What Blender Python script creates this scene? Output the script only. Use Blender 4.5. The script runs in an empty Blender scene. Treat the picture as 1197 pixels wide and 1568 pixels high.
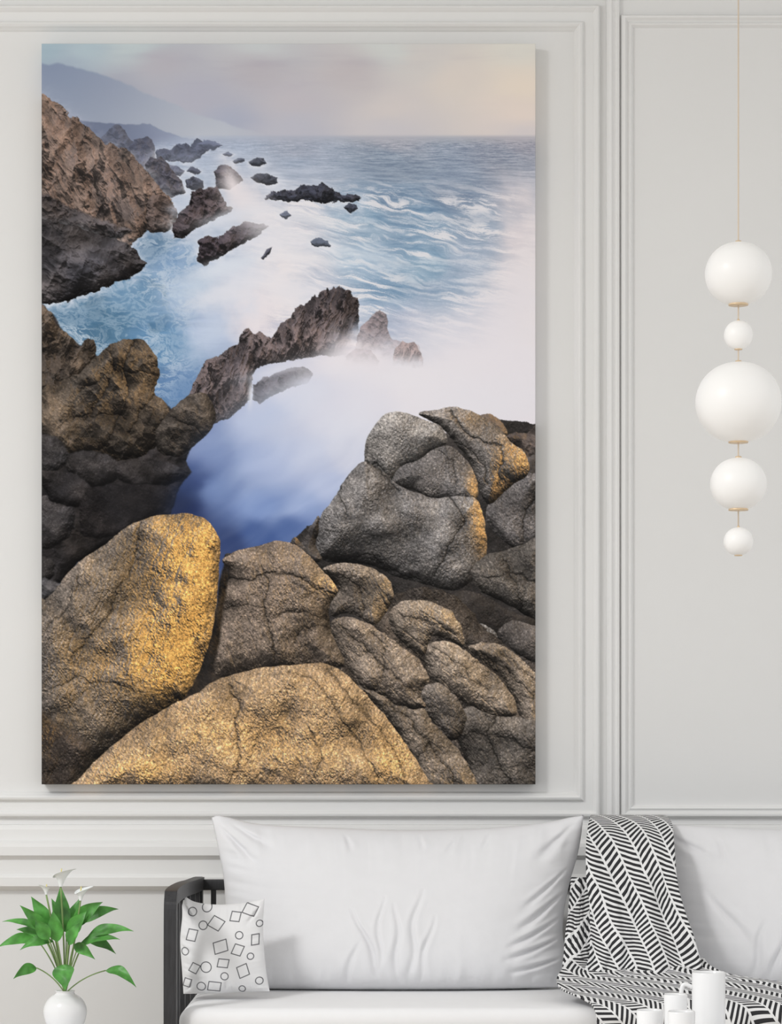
import bpy, bmesh, math
import numpy as np
from mathutils import Vector

S = 1.5873e-3      # metres per unit on the wall
D = 6.0            # camera distance from wall
CX, HZ = 598.5, 1150.0
CZ = 0.985

def W(px, py, d):
    k = S*(D-d)/D
    return ((px-CX)*k, -d, CZ-(py-HZ)*k)

# ------------------------------------------------------------------ scene
scn = bpy.context.scene
try:
    scn.view_settings.view_transform = 'Standard'
    scn.view_settings.look = 'None'
except Exception as e:
    print(e)

# ------------------------------------------------------------------ materials
def s2l(c):
    c = np.asarray(c, dtype=np.float64)
    return np.where(c <= 0.04045, c/12.92, ((c+0.055)/1.055)**2.4)

def mat(name, rgb, rough=0.6, noise=0.03, scale=20, bump=0.0, bscale=200, metallic=0, emit=0, spec=0.3, stretch=None, sss=0):
    m = bpy.data.materials.new(name); m.use_nodes = True
    nt = m.node_tree; b = nt.nodes['Principled BSDF']
    lin = [float(v) for v in s2l(np.array(rgb)/255.0)]
    tc = nt.nodes.new('ShaderNodeTexCoord')
    mp = nt.nodes.new('ShaderNodeMapping')
    if stretch: mp.inputs['Scale'].default_value = stretch
    nt.links.new(tc.outputs['Object'], mp.inputs['Vector'])
    n = nt.nodes.new('ShaderNodeTexNoise'); n.inputs['Scale'].default_value = scale; n.inputs['Detail'].default_value = 4
    nt.links.new(mp.outputs[0], n.inputs['Vector'])
    r = nt.nodes.new('ShaderNodeValToRGB')
    r.color_ramp.elements[0].position = 0.3; r.color_ramp.elements[1].position = 0.7
    r.color_ramp.elements[0].color = [max(0, c*(1-noise)) for c in lin]+[1]
    r.color_ramp.elements[1].color = [min(1, c*(1+noise)) for c in lin]+[1]
    nt.links.new(n.outputs['Fac'], r.inputs['Fac'])
    nt.links.new(r.outputs['Color'], b.inputs['Base Color'])
    b.inputs['Roughness'].default_value = rough
    b.inputs['Metallic'].default_value = metallic
    b.inputs['Specular IOR Level'].default_value = spec
    if emit:
        nt.links.new(r.outputs['Color'], b.inputs['Emission Color']); b.inputs['Emission Strength'].default_value = emit
    if bump:
        n2 = nt.nodes.new('ShaderNodeTexNoise'); n2.inputs['Scale'].default_value = bscale; n2.inputs['Detail'].default_value = 3
        nt.links.new(mp.outputs[0], n2.inputs['Vector'])
        bp = nt.nodes.new('ShaderNodeBump'); bp.inputs['Strength'].default_value = bump; bp.inputs['Distance'].default_value = 0.002
        nt.links.new(n2.outputs['Fac'], bp.inputs['Height']); nt.links.new(bp.outputs[0], b.inputs['Normal'])
    return m

def attr_mat(name, rough=0.6, gain=1.0, spec=0.2):
    m = bpy.data.materials.new(name); m.use_nodes = True
    nt = m.node_tree; b = nt.nodes['Principled BSDF']
    a = nt.nodes.new('ShaderNodeAttribute'); a.attribute_name = 'Col'
    nt.links.new(a.outputs['Color'], b.inputs['Base Color'])
    n2 = nt.nodes.new('ShaderNodeTexNoise'); n2.inputs['Scale'].default_value = 900
    bp = nt.nodes.new('ShaderNodeBump'); bp.inputs['Strength'].default_value = 0.05; bp.inputs['Distance'].default_value = 0.001
    nt.links.new(n2.outputs['Fac'], bp.inputs['Height']); nt.links.new(bp.outputs[0], b.inputs['Normal'])
    b.inputs['Roughness'].default_value = rough
    b.inputs['Specular IOR Level'].default_value = spec
    return m

M_wall = mat('wall_paint', (228,228,227), 0.7, 0.008, 3, 0.05, 300)
M_trim = mat('trim_paint', (231,231,230), 0.55, 0.006, 5)
M_ceil = mat('ceiling_paint', (235,235,233), 0.8)
M_floor = mat('oak_floor', (190,178,162), 0.5, 0.12, 6, stretch=(1,12,1))
M_fab = mat('white_fabric', (226,226,228), 0.9, 0.01, 30, 0.15, 900, spec=0.1)
M_seat = mat('seat_fabric', (236,236,237), 0.9, 0.008, 30, 0.15, 900, spec=0.1)
M_wood = mat('dark_wood', (52,52,54), 0.45, 0.25, 30, 0.2, 80, stretch=(6,6,0.6))
M_cer = mat('white_ceramic', (232,232,232), 0.18, 0.01, 10, spec=0.5)
M_brass = mat('brass', (232,208,175), 0.35, 0.03, 20, metallic=0.35)
M_cord = mat('pendant_cord', (216,200,180), 0.7, 0.03, 20)
M_glass = mat('opal_glass', (240,239,237), 0.35, 0.004, 5, emit=0.10)
M_leaf = mat('leaf_green', (78,142,62), 0.4, 0.5, 35, spec=0.4)
M_stem = mat('stem_green', (130,155,100), 0.5, 0.15, 25)
M_petal = mat('flower_white', (236,240,240), 0.6, 0.02, 25)

# ------------------------------------------------------------------ mesh helpers
def add_obj(name, me, mats=None, parent=None, smooth=True):
    o = bpy.data.objects.new(name, me)
    scn.collection.objects.link(o)
    for m in (mats or []): me.materials.append(m)
    if smooth and len(me.polygons):
        me.polygons.foreach_set('use_smooth', [True]*len(me.polygons))
    if parent: o.parent = parent
    return o

def empty(name):
    o = bpy.data.objects.new(name, None); scn.collection.objects.link(o); return o

def from_data(name, v, f, mats=None, parent=None, smooth=True):
    me = bpy.data.meshes.new(name); me.from_pydata([tuple(map(float, p)) for p in v], [], f); me.update()
    return add_obj(name, me, mats, parent, smooth)

def box(name, x0, x1, y0, y1, z0, z1, m, parent=None, bev=0.0, seg=3):
    bm = bmesh.new(); bmesh.ops.create_cube(bm, size=1)
    for v in bm.verts:
        v.co = Vector(((x0+x1)/2+v.co.x*(x1-x0), (y0+y1)/2+v.co.y*(y1-y0), (z0+z1)/2+v.co.z*(z1-z0)))
    if bev: bmesh.ops.bevel(bm, geom=bm.edges[:], offset=bev, segments=seg, profile=0.5, affect='EDGES')
    me = bpy.data.meshes.new(name); bm.to_mesh(me); bm.free()
    return add_obj(name, me, [m], parent, bool(bev))

def lathe(name, prof, c, m, parent=None, n=48):
    v = []; f = []
    for (r, z) in prof:
        for i in range(n):
            a = 2*math.pi*i/n; v.append((c[0]+r*math.cos(a), c[1]+r*math.sin(a), c[2]+z))
    for j in range(len(prof)-1):
        for i in range(n):
            k = (i+1) % n; f.append((j*n+i, j*n+k, (j+1)*n+k, (j+1)*n+i))
    return from_data(name, v, f, [m], parent)

def tube(name, pts, r, m, parent=None, n=8, cap=True):
    pts = [Vector(p) for p in pts]; v = []; f = []
    rs = r if isinstance(r, (list, tuple)) else [r]*len(pts)
    prev = None
    for i, p in enumerate(pts):
        t = (pts[min(i+1, len(pts)-1)]-pts[max(i-1, 0)]).normalized()
        if prev is None:
            a = Vector((0, 0, 1)) if abs(t.z) < 0.9 else Vector((1, 0, 0))
            nn = t.cross(a).normalized()
        else:
            nn = (prev-t*prev.dot(t)).normalized()
        prev = nn; bb = t.cross(nn)
        for k in range(n):
            a = 2*math.pi*k/n; v.append(p+rs[i]*(nn*math.cos(a)+bb*math.sin(a)))
    for i in range(len(pts)-1):
        for k in range(n):
            k2 = (k+1) % n; f.append((i*n+k, i*n+k2, (i+1)*n+k2, (i+1)*n+k))
    if cap: f.append(tuple(range(n))[::-1]); f.append(tuple((len(pts)-1)*n+k for k in range(n)))
    return from_data(name, v, f, [m], parent)

def catmull(pts, n=8, closed=False):
    P = [np.array(p, float) for p in pts]; out = []; N = len(P)
    rng = range(N) if closed else range(N-1)
    for i in rng:
        if closed: p0, p1, p2, p3 = P[(i-1) % N], P[i], P[(i+1) % N], P[(i+2) % N]
        else: p0, p1, p2, p3 = P[max(i-1, 0)], P[i], P[i+1], P[min(i+2, N-1)]
        for k in range(n):
            t = k/n
            out.append(0.5*((2*p1)+(-p0+p2)*t+(2*p0-5*p1+4*p2-p3)*t*t+(-p0+3*p1-3*p2+p3)*t**3))
    if not closed: out.append(P[-1])
    return np.array(out)

def resample(pts, n):
    P = catmull(pts, 12) if len(pts) > 2 else np.array(pts, float)
    seg = np.linalg.norm(np.diff(P, axis=0), axis=1); s = np.concatenate([[0], np.cumsum(seg)]); s /= s[-1]
    t = np.linspace(0, 1, n)
    return np.stack([np.interp(t, s, P[:, k]) for k in range(P.shape[1])], 1)

# ------------------------------------------------------------------ noise
_R = np.random.RandomState(7)
TAB = _R.rand(24, 256, 256)
def vnoise(x, y, s):
    T = TAB[s % 24]
    xi = np.floor(x).astype(np.int64); yi = np.floor(y).astype(np.int64)
    fx = x-xi; fy = y-yi
    u = fx*fx*fx*(fx*(fx*6-15)+10); v = fy*fy*fy*(fy*(fy*6-15)+10)
    x0 = xi & 255; x1 = (xi+1) & 255; y0 = yi & 255; y1 = (yi+1) & 255
    a = T[y0, x0]*(1-u)+T[y0, x1]*u; b = T[y1, x0]*(1-u)+T[y1, x1]*u
    return (a*(1-v)+b*v)*2-1
def fbm(x, y, s, o=4, g=0.5):
    r = 0; a = 1; t = 0
    for i in range(o):
        c, sn = math.cos(i*.6), math.sin(i*.6)
        xr = x*c-y*sn; yr = x*sn+y*c
        r = r+a*vnoise(xr*2.03**i+17.3*i, yr*2.03**i+9.1*i, s+i); t += a; a *= g
    return r/t
def fbs(x, y, s, o=4, g=0.5):     # axis aligned version for stretched noise
    r = 0; a = 1; t = 0
    for i in range(o):
        r = r+a*vnoise(x*2.03**i+17.3*i, y*2.03**i+9.1*i, s+i); t += a; a *= g
    return r/t
def ridged(x, y, s, o=4, g=0.5):
    r = 0; a = 1; t = 0
    for i in range(o):
        r = r+a*(1-np.abs(vnoise(x*2.03**i+17.3*i, y*2.03**i+9.1*i, s+i))*1.7); t += a; a *= g
    return r/t
def worley(x, y, s):
    xi = np.floor(x).astype(np.int64); yi = np.floor(y).astype(np.int64)
    f1 = np.full(x.shape, 9.0); f2 = np.full(x.shape, 9.0); rx = np.zeros(x.shape); ry = np.zeros(x.shape)
    for dy in (-1, 0, 1):
        for dx in (-1, 0, 1):
            cx = xi+dx; cy = yi+dy
            px = cx+TAB[s % 24][cy & 255, cx & 255]; py = cy+TAB[(s+1) % 24][cy & 255, cx & 255]
            d = np.hypot(x-px, y-py); c = d < f1
            f2 = np.where(c, f1, np.minimum(f2, d)); f1 = np.where(c, d, f1)
            rx = np.where(c, TAB[(s+2) % 24][cy & 255, cx & 255]*2-1, rx)
            ry = np.where(c, TAB[(s+3) % 24][cy & 255, cx & 255]*2-1, ry)
    return f1, f2, rx, ry
def sstep(a, b, x):
    t = np.clip((x-a)/(b-a), 0, 1); return t*t*(3-2*t)
def seg_dist(x, y, pts):
    d = np.full(x.shape, 1e9)
    for (ax, ay), (bx, by) in zip(pts[:-1], pts[1:]):
        vx, vy = bx-ax, by-ay; L = vx*vx+vy*vy+1e-9
        t = np.clip(((x-ax)*vx+(y-ay)*vy)/L, 0, 1)
        d = np.minimum(d, np.hypot(x-ax-t*vx, y-ay-t*vy))
    return d
def sdf(x, y, P):
    n = len(P); d = seg_dist(x, y, [tuple(p) for p in P]+[tuple(P[0])]); ins = np.zeros(x.shape, bool)
    for i in range(n):
        ax, ay = P[i]; bx, by = P[(i+1) % n]
        if ay == by: continue
        c = ((ay > y) != (by > y)) & (x < (bx-ax)*(y-ay)/(by-ay)+ax)
        ins ^= c
    return np.where(ins, d, -d)

# ------------------------------------------------------------------ the printed seascape (procedural colours on the canvas mesh)
X0, X1, Y0, Y1 = 64.0, 819.5, 67.0, 1201.0
NX, NY = 820, 1230
xs = np.linspace(X0, X1, NX); ys = np.linspace(Y0, Y1, NY)
XX, YY = np.meshgrid(xs, ys)
PXS = xs[1]-xs[0]
IMG = np.zeros((NY, NX, 3))

def field(pts, x, y, p=1.6, eps=250, sy=1.0):
    wsum = 0; c = 0
    for (px, py, col) in pts:
        w = 1/((x-px)**2+((y-py)*sy)**2+eps)**p
        wsum = wsum+w; c = c+w[..., None]*np.array(col, float)
    return c/wsum[..., None]

sky = [(64,75,(168,190,202)),(130,72,(180,198,208)),(200,75,(196,208,212)),(400,72,(206,211,214)),(600,75,(214,218,217)),(800,75,(228,226,218)),
 (100,100,(168,182,198)),(250,100,(186,184,194)),(400,105,(190,186,194)),(540,110,(200,194,198)),(640,90,(216,212,210)),(700,125,(226,217,210)),(800,130,(238,225,211)),
 (300,150,(182,183,198)),(450,155,(198,194,202)),(600,165,(218,211,210)),(800,175,(236,222,213)),(180,140,(170,173,188)),
 (350,190,(174,180,200)),(450,198,(192,193,206)),(600,203,(208,205,211)),(800,203,(218,211,213))]
wx = fbm(XX/120, YY/30, 3, 4)*26; 
IMG[:] = field(sky, XX+wx*0.6, YY+wx*0.35, 1.5, 300, 1.6)
cl = sstep(-0.1, 0.5, fbs(XX/150, YY/22, 5, 4))*np.exp(-((YY-100)/40)**2)
IMG -= (cl*6)[..., None]*np.array([1.1, 1.2, .8])

def over(mask, col):
    global IMG
    IMG = IMG*(1-mask[..., None])+np.array(col, float)*mask[..., None]

# far hills
ridge = np.interp(xs, [64,90,120,160,200,240,270,300,330,370,420], [96,98,104,116,131,150,162,174,184,196,210])
m = sstep(-2.5, 2.5, YY-(ridge[None, :]+fbm(XX/18, YY*0, 2, 3)*3))*(YY < 212)
hc = np.array([130,143,170.])+(sstep(64, 400, XX)*1.0)[..., None]*np.array([52,46,34.])+((YY-100)/110)[..., None]*np.array([16,14,9.])
over(m*0.88*sstep(430, 330, XX), hc)
ridge = np.interp(xs, [64,125,150,185,230,255,275,300,330], [182,184,188,190,190,203,209,214,222])
m = sstep(-1.5, 1.5, YY-(ridge[None, :]+fbm(XX/10, YY*0, 4, 3)*2))*(XX < 340)*sstep(345, 300, XX)
over(m*0.92, np.array([106,116,142.])+(sstep(150, 320, XX))[..., None]*np.array([50,50,50.]))

sea = [(330,215,(165,182,208)),(450,220,(163,176,198)),(600,215,(162,171,189)),(800,215,(160,165,182)),
 (350,240,(170,188,214)),(450,255,(162,180,205)),(600,250,(138,158,182)),(780,250,(140,154,176)),(290,260,(160,180,208)),(300,285,(170,190,215)),(270,300,(160,182,210)),
 (430,290,(190,203,223)),(600,300,(126,154,184)),(700,290,(138,158,184)),(790,300,(158,170,192)),
 (300,340,(190,206,228)),(450,330,(215,219,232)),(560,335,(146,178,206)),(650,345,(136,168,198)),(745,340,(150,172,198)),(810,370,(216,212,222)),
 (230,370,(84,124,162)),(270,400,(122,160,202)),(350,420,(200,213,234)),(450,390,(216,220,234)),(550,400,(168,196,222)),(650,410,(144,178,206)),(725,400,(168,188,212)),(810,420,(230,224,231)),
 (130,480,(80,124,160)),(200,450,(94,140,180)),(290,450,(150,182,218)),(390,450,(220,218,230)),(480,430,(206,214,230)),(600,450,(134,168,200)),(680,450,(152,178,206)),(800,500,(234,229,236)),
 (170,500,(72,118,154)),(240,520,(88,138,184)),(320,500,(168,190,224)),(390,490,(216,216,230)),(620,495,(190,202,225)),(690,510,(186,200,222)),(720,560,(230,228,238)),
 (260,590,(92,134,184)),(550,560,(232,228,238)),(650,600,(238,233,241)),(780,600,(228,226,237)),(450,600,(203,209,233)),(400,640,(168,185,223)),(520,650,(212,215,236)),(560,640,(220,221,238)),
 (320,680,(108,132,184)),(400,700,(150,174,221)),(480,700,(186,200,231)),(530,700,(200,209,233)),
 (290,740,(54,76,130)),(330,750,(104,133,188)),(400,780,(124,154,210)),(460,770,(140,166,216)),(500,740,(172,190,228)),
 (350,835,(42,64,116)),(400,820,(64,94,156)),(440,815,(80,110,170)),(280,780,(36,52,98)),(820,660,(224,221,233)),(700,640,(232,229,240))]
sy_ = fbm(XX/90, YY/45, 8, 4)
SEA = field(sea, XX+sy_*16, YY+sy_*12, 1.8, 120, 1.25)
far = sstep(330, 215, YY)
pers = np.clip((YY-200)/90, 0.12, 3)
st = fbs((XX+YY*0.4)/(30*pers+6), YY/(3.6*pers+1.0)+7, 9, 5, .7)
SEA += (st*(20+24*sstep(450, 700, XX)*far+20*far))[..., None]*np.array([1.05, 0.95, 0.82])*sstep(207, 222, YY)[..., None]*(sstep(620, 480, YY))[..., None]
ang = math.radians(11); xr = XX*math.cos(ang)+YY*math.sin(ang); yr = -XX*math.sin(ang)+YY*math.cos(ang)
wy = yr+fbm(xr/60, yr/34, 11, 3)*12
st2 = fbs(xr/52, wy/6.0, 12, 6, .72); 
mk = sstep(262, 310, YY)*sstep(570, 480, YY)*sstep(350, 440, XX)*sstep(850, 760, XX)
SEA += (np.clip(st2, -.6, .6)*50*mk)[..., None]*np.array([1.1, 0.85, 0.62])
patch = .3+.7*sstep(-.35, .3, fbm(XX/80, YY/24, 21, 3))
over1 = sstep(-.05, 0.32, st2)*mk*0.85*patch
SEA = SEA*(1-over1[..., None])+np.array([234,236,243.])*over1[..., None]
# marbled foam in the cove
wxx = XX+fbm(XX/35, YY/25, 14, 3)*22; wyy = YY+fbm(XX/35, YY/25, 15, 3)*16
rn = 1-np.abs(fbm(wxx/26, wyy/12, 16, 6, .74))*3.4
cove = sstep(350, 240, XX-(YY-480)*-0.1)*sstep(350, 380, YY)*sstep(650, 570, YY)
foam = sstep(.08, 0.95, rn)*cove*(.45+.55*sstep(-.4,.4,fbm(XX/60,YY/40,20,3)))
SEA = SEA*(1-0.75*foam[..., None])+np.array([206,222,237.])*0.75*foam[..., None]
dk = sstep(0.1, 0.7, fbm(wxx/50, wyy/26, 18, 4))*cove*0.35
SEA = SEA*(1-dk[..., None])+np.array([50,92,124.])*dk[..., None]
# silky diagonal drift in the channel
a2 = math.radians(-38); xr2 = XX*math.cos(a2)+YY*math.sin(a2); yr2 = -XX*math.sin(a2)+YY*math.cos(a2)
st3 = fbs(xr2/130, (yr2+fbm(XX/90,YY/90,3,2)*20)/26, 5, 3, .5)*sstep(600, 680, YY)
SEA += (st3*18)[..., None]*np.array([1.1, 1.0, .7])
g_ = SEA@np.array([.3,.59,.11]); SEA = SEA*.94+.06*g_[..., None]+np.array([4,0,-2.])
over(sstep(205, 211, YY)*np.where(YY > 205, 1, 0)*sstep(235, 345, XX+(YY-207)*3)*(.55+.45*sstep(206,226,YY)), SEA)

SKYL = np.array([-0.22, -0.70, 0.68]); SKYL /= np.linalg.norm(SKYL)
SUNL = np.array([0.80, -0.25, 0.50]); SUNL /= np.linalg.norm(SUNL)
_seed = [0]
def rock(pts, base=(110,104,102), R=30, bulge=0.8, bump=1.0, jag=(2, 14), smooth=True, grit=0.5, cracks=(), facet=0, fsc=22, fst=(1, 1),
         sun=0.3, suncol=(208,152,84), warm=None, haze=None, wor=None, amb=0.38, ao=10, fade=None, soft=1.0, streak=0, vary=0.0, sunl=None, gain=0.9, foam=None, tilt=.35):
    global IMG
    _seed[0] += 3; sd = _seed[0]
    P = catmull(pts, 5, True) if smooth else np.array(pts, float)
    pad = 30 if foam else 8
    i0 = max(0, int((P[:, 0].min()-pad-X0)/PXS)); i1 = min(NX, int((P[:, 0].max()+pad-X0)/PXS)+1)
    j0 = max(0, int((P[:, 1].min()-pad-Y0)/PXS)); j1 = min(NY, int((P[:, 1].max()+pad-Y0)/PXS)+1)
    if i1-i0 < 3 or j1-j0 < 3: return
    x = XX[j0:j1, i0:i1]; y = YY[j0:j1, i0:i1]
    ja, js = jag
    xw = x+ja*fbm(x/js, y/js, sd, 4, .6); yw = y+ja*fbm(x/js+40, y/js, sd+1, 4, .6)
    d = sdf(xw, yw, P)
    mask = np.clip(d/soft+0.5, 0, 1)
    if foam:
        fa, fw = foam
        fn = fbm(x/16, y/9, sd+2, 4, .6)
        lowc = sstep(P[:, 1].min(), P[:, 1].max(), y)
        fm = fa*np.exp(-np.clip(-d, 0, 99)/fw)*(.25+.75*lowc)*sstep(-.7, .5, fn)*(d < 1)
        sub = IMG[j0:j1, i0:i1]; IMG[j0:j1, i0:i1] = sub*(1-fm[..., None])+np.array([230,233,243.])*fm[..., None]
    t = np.clip(d/R, 0, 1); h = bulge*R*0.66*(1-(1-t)**2.1)
    big = bump*(13*fbm(x/70, y/70, sd+2, 2)+3.4*fbm(x/26, y/26, sd+4, 2)+0.55*fbm(x/8, y/8, sd+6, 2))
    h = h+big
    occ = 1.0
    for c in cracks:
        cp, w, dep = c
        w = w*(.62+.35*fbm(x/12, y/12, sd+2, 3))
        cd = seg_dist(x+9*fbm(x/20, y/20, sd+5, 4, .6), y+9*fbm(x/20+9, y/20, sd+6, 4, .6), [tuple(q) for q in catmull(cp, 5)])
        h = h-0.5*dep*w*np.exp(-(cd/w)**2)-dep*2.6*np.exp(-cd/9); occ = occ*(1-0.42*np.exp(-(cd/(w*0.8))**2))*(1-.22*np.exp(-cd/5.5))
    if facet:
        ct_, st_ = math.cos(tilt), math.sin(tilt)
        xx = (x+5*fbm(x/14, y/14, sd+11, 3)); yy = y+5*fbm(x/14+4, y/14, sd+12, 3)
        xa = (xx*ct_+yy*st_)/(fsc*fst[0]); ya = (-xx*st_+yy*ct_)/(fsc*fst[1])
        rr = ridged(xa*.9, ya*.9, sd+13, 4, .5)
        h = h+facet*fsc*.38*rr
        occ = occ*(0.70+0.30*sstep(-.05, .55, rr))
    fine = 0
    if grit:
        if streak:
            a = streak; xa = x*math.cos(a)+y*math.sin(a); ya = -x*math.sin(a)+y*math.cos(a)
            h = h+grit*(0.62*fbs(xa/10, ya/3.2, sd+9, 3, .8))
            h = h-grit*1.3*sstep(.4, .9, ridged(xa/34, ya/13, sd+12, 3, .5))
        fine = fbm(x/2.3, y/2.3, sd+10, 2, .85)
        h = h+grit*1.15*fine*(.55+.75*sstep(-.4, .5, fbm(x/22, y/22, sd+3, 2)))
    gy, gx = np.gradient(h, PXS)
    if facet:
        f1, f2, rx, ry = worley((x+6*fbm(x/15, y/15, sd+11, 3))/(fsc*fst[0]*.8), (y+6*fbm(x/15+4, y/15, sd+12, 3))/(fsc*fst[1]*.8), sd+13)
        g1, g2, qx, qy = worley((x+3*fbm(x/8, y/8, sd+14, 2))/(fsc*fst[0]*.35), y/(fsc*fst[1]*.35), sd+15)
        gx = gx+facet*.7*(rx+0.6*qx); gy = gy+facet*.7*(ry+0.6*qy)
    n = np.stack([-gx, -gy, np.ones_like(gx)], -1); n /= np.linalg.norm(n, axis=-1, keepdims=True)
    ls = np.clip(n@SKYL, 0, 1); SL = SUNL if sunl is None else np.array(sunl)/np.linalg.norm(sunl)
    lu = np.clip(n@SL, 0, 1)
    wm = np.full(x.shape, float(sun))
    if warm:
        for (cx, cy, rx_, ry_, am) in warm:
            wm = wm+am*np.exp(-(((x-cx)/rx_)**2+((y-cy)/ry_)**2))
    ddy, ddx = np.gradient(d, PXS)
    down = np.clip(-ddy*.8+.12+.25*np.abs(ddx), 0.05, 1)
    aof = 1-0.68*down*(1-sstep(-1, ao*1.4, d))
    occ = occ*(1-.25*sstep(.1, -.6, big/(9*max(bump, .1))))
    b = np.array(base, float)
    if vary: 
        vv = fbm(x/40, y/40, sd+16, 3)*vary; b = b*(1+vv[..., None]*np.array([1.1, .9, .6]))
    if grit:
        lich = fbm(x/30, y/30, sd+17, 4, .6); b = b*(1+.18*lich[..., None]*np.array([1.0, .93, .82]))
    col = b*((amb+gain*ls)*aof*occ)[..., None]
    sc = np.array(suncol, float)
    w = np.clip(wm*sstep(0.22, 0.98, lu)*(.4+.6*occ)*aof*(1+.6*fine), 0, .92)[..., None]
    col = col*(1-w*0.8)+sc*w*(0.66+0.42*lu[..., None])
    if grit:
        sp_ = .75*vnoise(x/1.3, y/1.3, sd+18)+.6*vnoise(x/2.5, y/2.5, sd+19)
        col = col*(1+0.30*min(grit, 1)*sp_[..., None])
        col = col+ (sstep(.62, 1.0, sp_)*26*min(grit, 1))[..., None]*np.array([1., .96, .9])*(ls*aof)[..., None]
    if haze:
        hcol, ha = haze; 
        a = ha(x, y) if callable(ha) else ha
        a = np.asarray(a)[..., None] if np.ndim(a) else a
        col = col*(1-a)+np.array(hcol, float)*a
    if fade is not None: mask = mask*fade(x, y)
    sub = IMG[j0:j1, i0:i1]
    IMG[j0:j1, i0:i1] = sub*(1-mask[..., None])+np.clip(col, 0, 255)*mask[..., None]

def mist(cx, cy, rx, ry, rot, al, col=(230,222,234), p=2.0, warp=0.35):
    a = math.radians(rot); x = XX-cx; y = YY-cy
    u = (x*math.cos(a)+y*math.sin(a))/rx; v = (-x*math.sin(a)+y*math.cos(a))/ry
    _seed[0] += 1; sd = _seed[0]
    sc = max(rx, ry)*0.7
    r = np.sqrt(u*u+v*v)+warp*fbm(XX/sc+sd, YY/sc, sd, 5, .58)
    r = np.clip(r, 0, 4)
    over(np.clip(al*np.exp(-r**p), 0, 1), np.array(col, float))

# ---- far, hazy stacks
HZC = (150,160,188)
FO = (.9, 7)
rock([(150,215),(160,206),(168,198),(176,192),(182,191),(192,200),(200,215),(215,222),(215,250),(165,240)], (80,84,104), 10, .5, .5, (2,8), False, 0, facet=.6, fsc=12, sun=.1, haze=(HZC,.34))
rock([(198,225),(206,215),(212,212),(220,211),(226,208),(232,214),(236,222),(240,245),(225,262),(200,250)], (80,82,102), 10, .5, .5, (2,8), False, 0, facet=.6, fsc=12, sun=.1, haze=(HZC,.28))
rock([(238,232),(250,226),(262,229),(272,221),(285,218),(292,226),(296,216),(303,211),(310,216),(320,228),(308,240),(290,250),(262,246),(240,245)], (80,84,104), 9, .5, .5, (3,8), False, 0, facet=.6, fsc=10, sun=.05, haze=(HZC,.36), foam=FO)
rock([(300,222),(312,214),(330,217),(340,224),(325,230)], (84,90,112), 9, .5, .5, (3,8), False, 0, sun=.0, haze=(HZC,.5))
rock([(244,258),(256,250),(270,254),(282,262),(276,270),(256,268)], (78,80,98), 9, .5, .5, (3,8), False, 0, facet=.6, fsc=9, sun=.0, haze=(HZC,.26), foam=FO)
rock([(286,262),(292,254),(302,257),(308,262),(300,268)], (78,80,98), 6, .5, .5, (3,8), False, 0, sun=.0, haze=(HZC,.3), foam=FO)
rock([(222,250),(230,241),(238,243),(246,239),(252,246),(258,252),(266,264),(278,275),(284,295),(262,302),(240,298),(225,275)], (76,73,84), 10, .5, .5, (2,8), False, 0, facet=.8, fsc=12, sun=.1, haze=(HZC,.16), foam=FO)
rock([(284,276),(296,270),(310,276),(312,288),(300,292),(286,288)], (72,75,90), 6, .5, .5, (2,6), False, 0, facet=.6, fsc=9, sun=.05, haze=(HZC,.18), foam=FO)
rock([(380,248),(392,241),(404,242),(408,251),(396,255),(384,254)], (74,79,94), 5, .5, .5, (2,6), False, 0, facet=.5, fsc=8, sun=.05, haze=(HZC,.16), foam=FO)
rock([(356,246),(364,241),(374,243),(374,248),(360,250)], (78,84,100), 4, .5, .5, (2,6), False, 0, sun=.0, haze=(HZC,.24), foam=FO)
rock([(340,236),(350,232),(358,236),(350,240)], (82,88,106), 4, .5, .5, (2,6), False, 0, sun=.0, haze=(HZC,.34), foam=FO)
rock([(384,272),(394,265),(408,266),(424,272),(426,280),(410,284),(392,278)], (70,74,88), 5, .5, .5, (2,6), False, 0, facet=.5, fsc=8, sun=.05, haze=(HZC,.12), foam=FO)
rock([(404,304),(414,292),(424,294),(436,289),(450,292),(462,283),(470,286),(480,282),(486,285),(492,280),(506,288),(518,296),(528,300),(540,296),(552,302),(550,309),(520,309),(496,312),(470,306),(440,309),(420,305)], (62,64,78), 7, .5, .6, (4,7), False, 0, facet=.8, fsc=9, sun=.05, haze=(HZC,.08), foam=(1.,10))
rock([(526,318),(534,311),(546,314),(548,321),(536,326)], (66,70,84), 4, .5, .5, (2,6), False, 0, facet=.5, fsc=8, sun=.0, haze=(HZC,.14), foam=FO)
mist(285, 310, 40, 9, -20, .5, (205,214,232)); mist(300, 245, 50, 9, 0, .22, (190,200,222)); mist(440, 262, 60, 6, 0, .35, (210,216,231))

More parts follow.
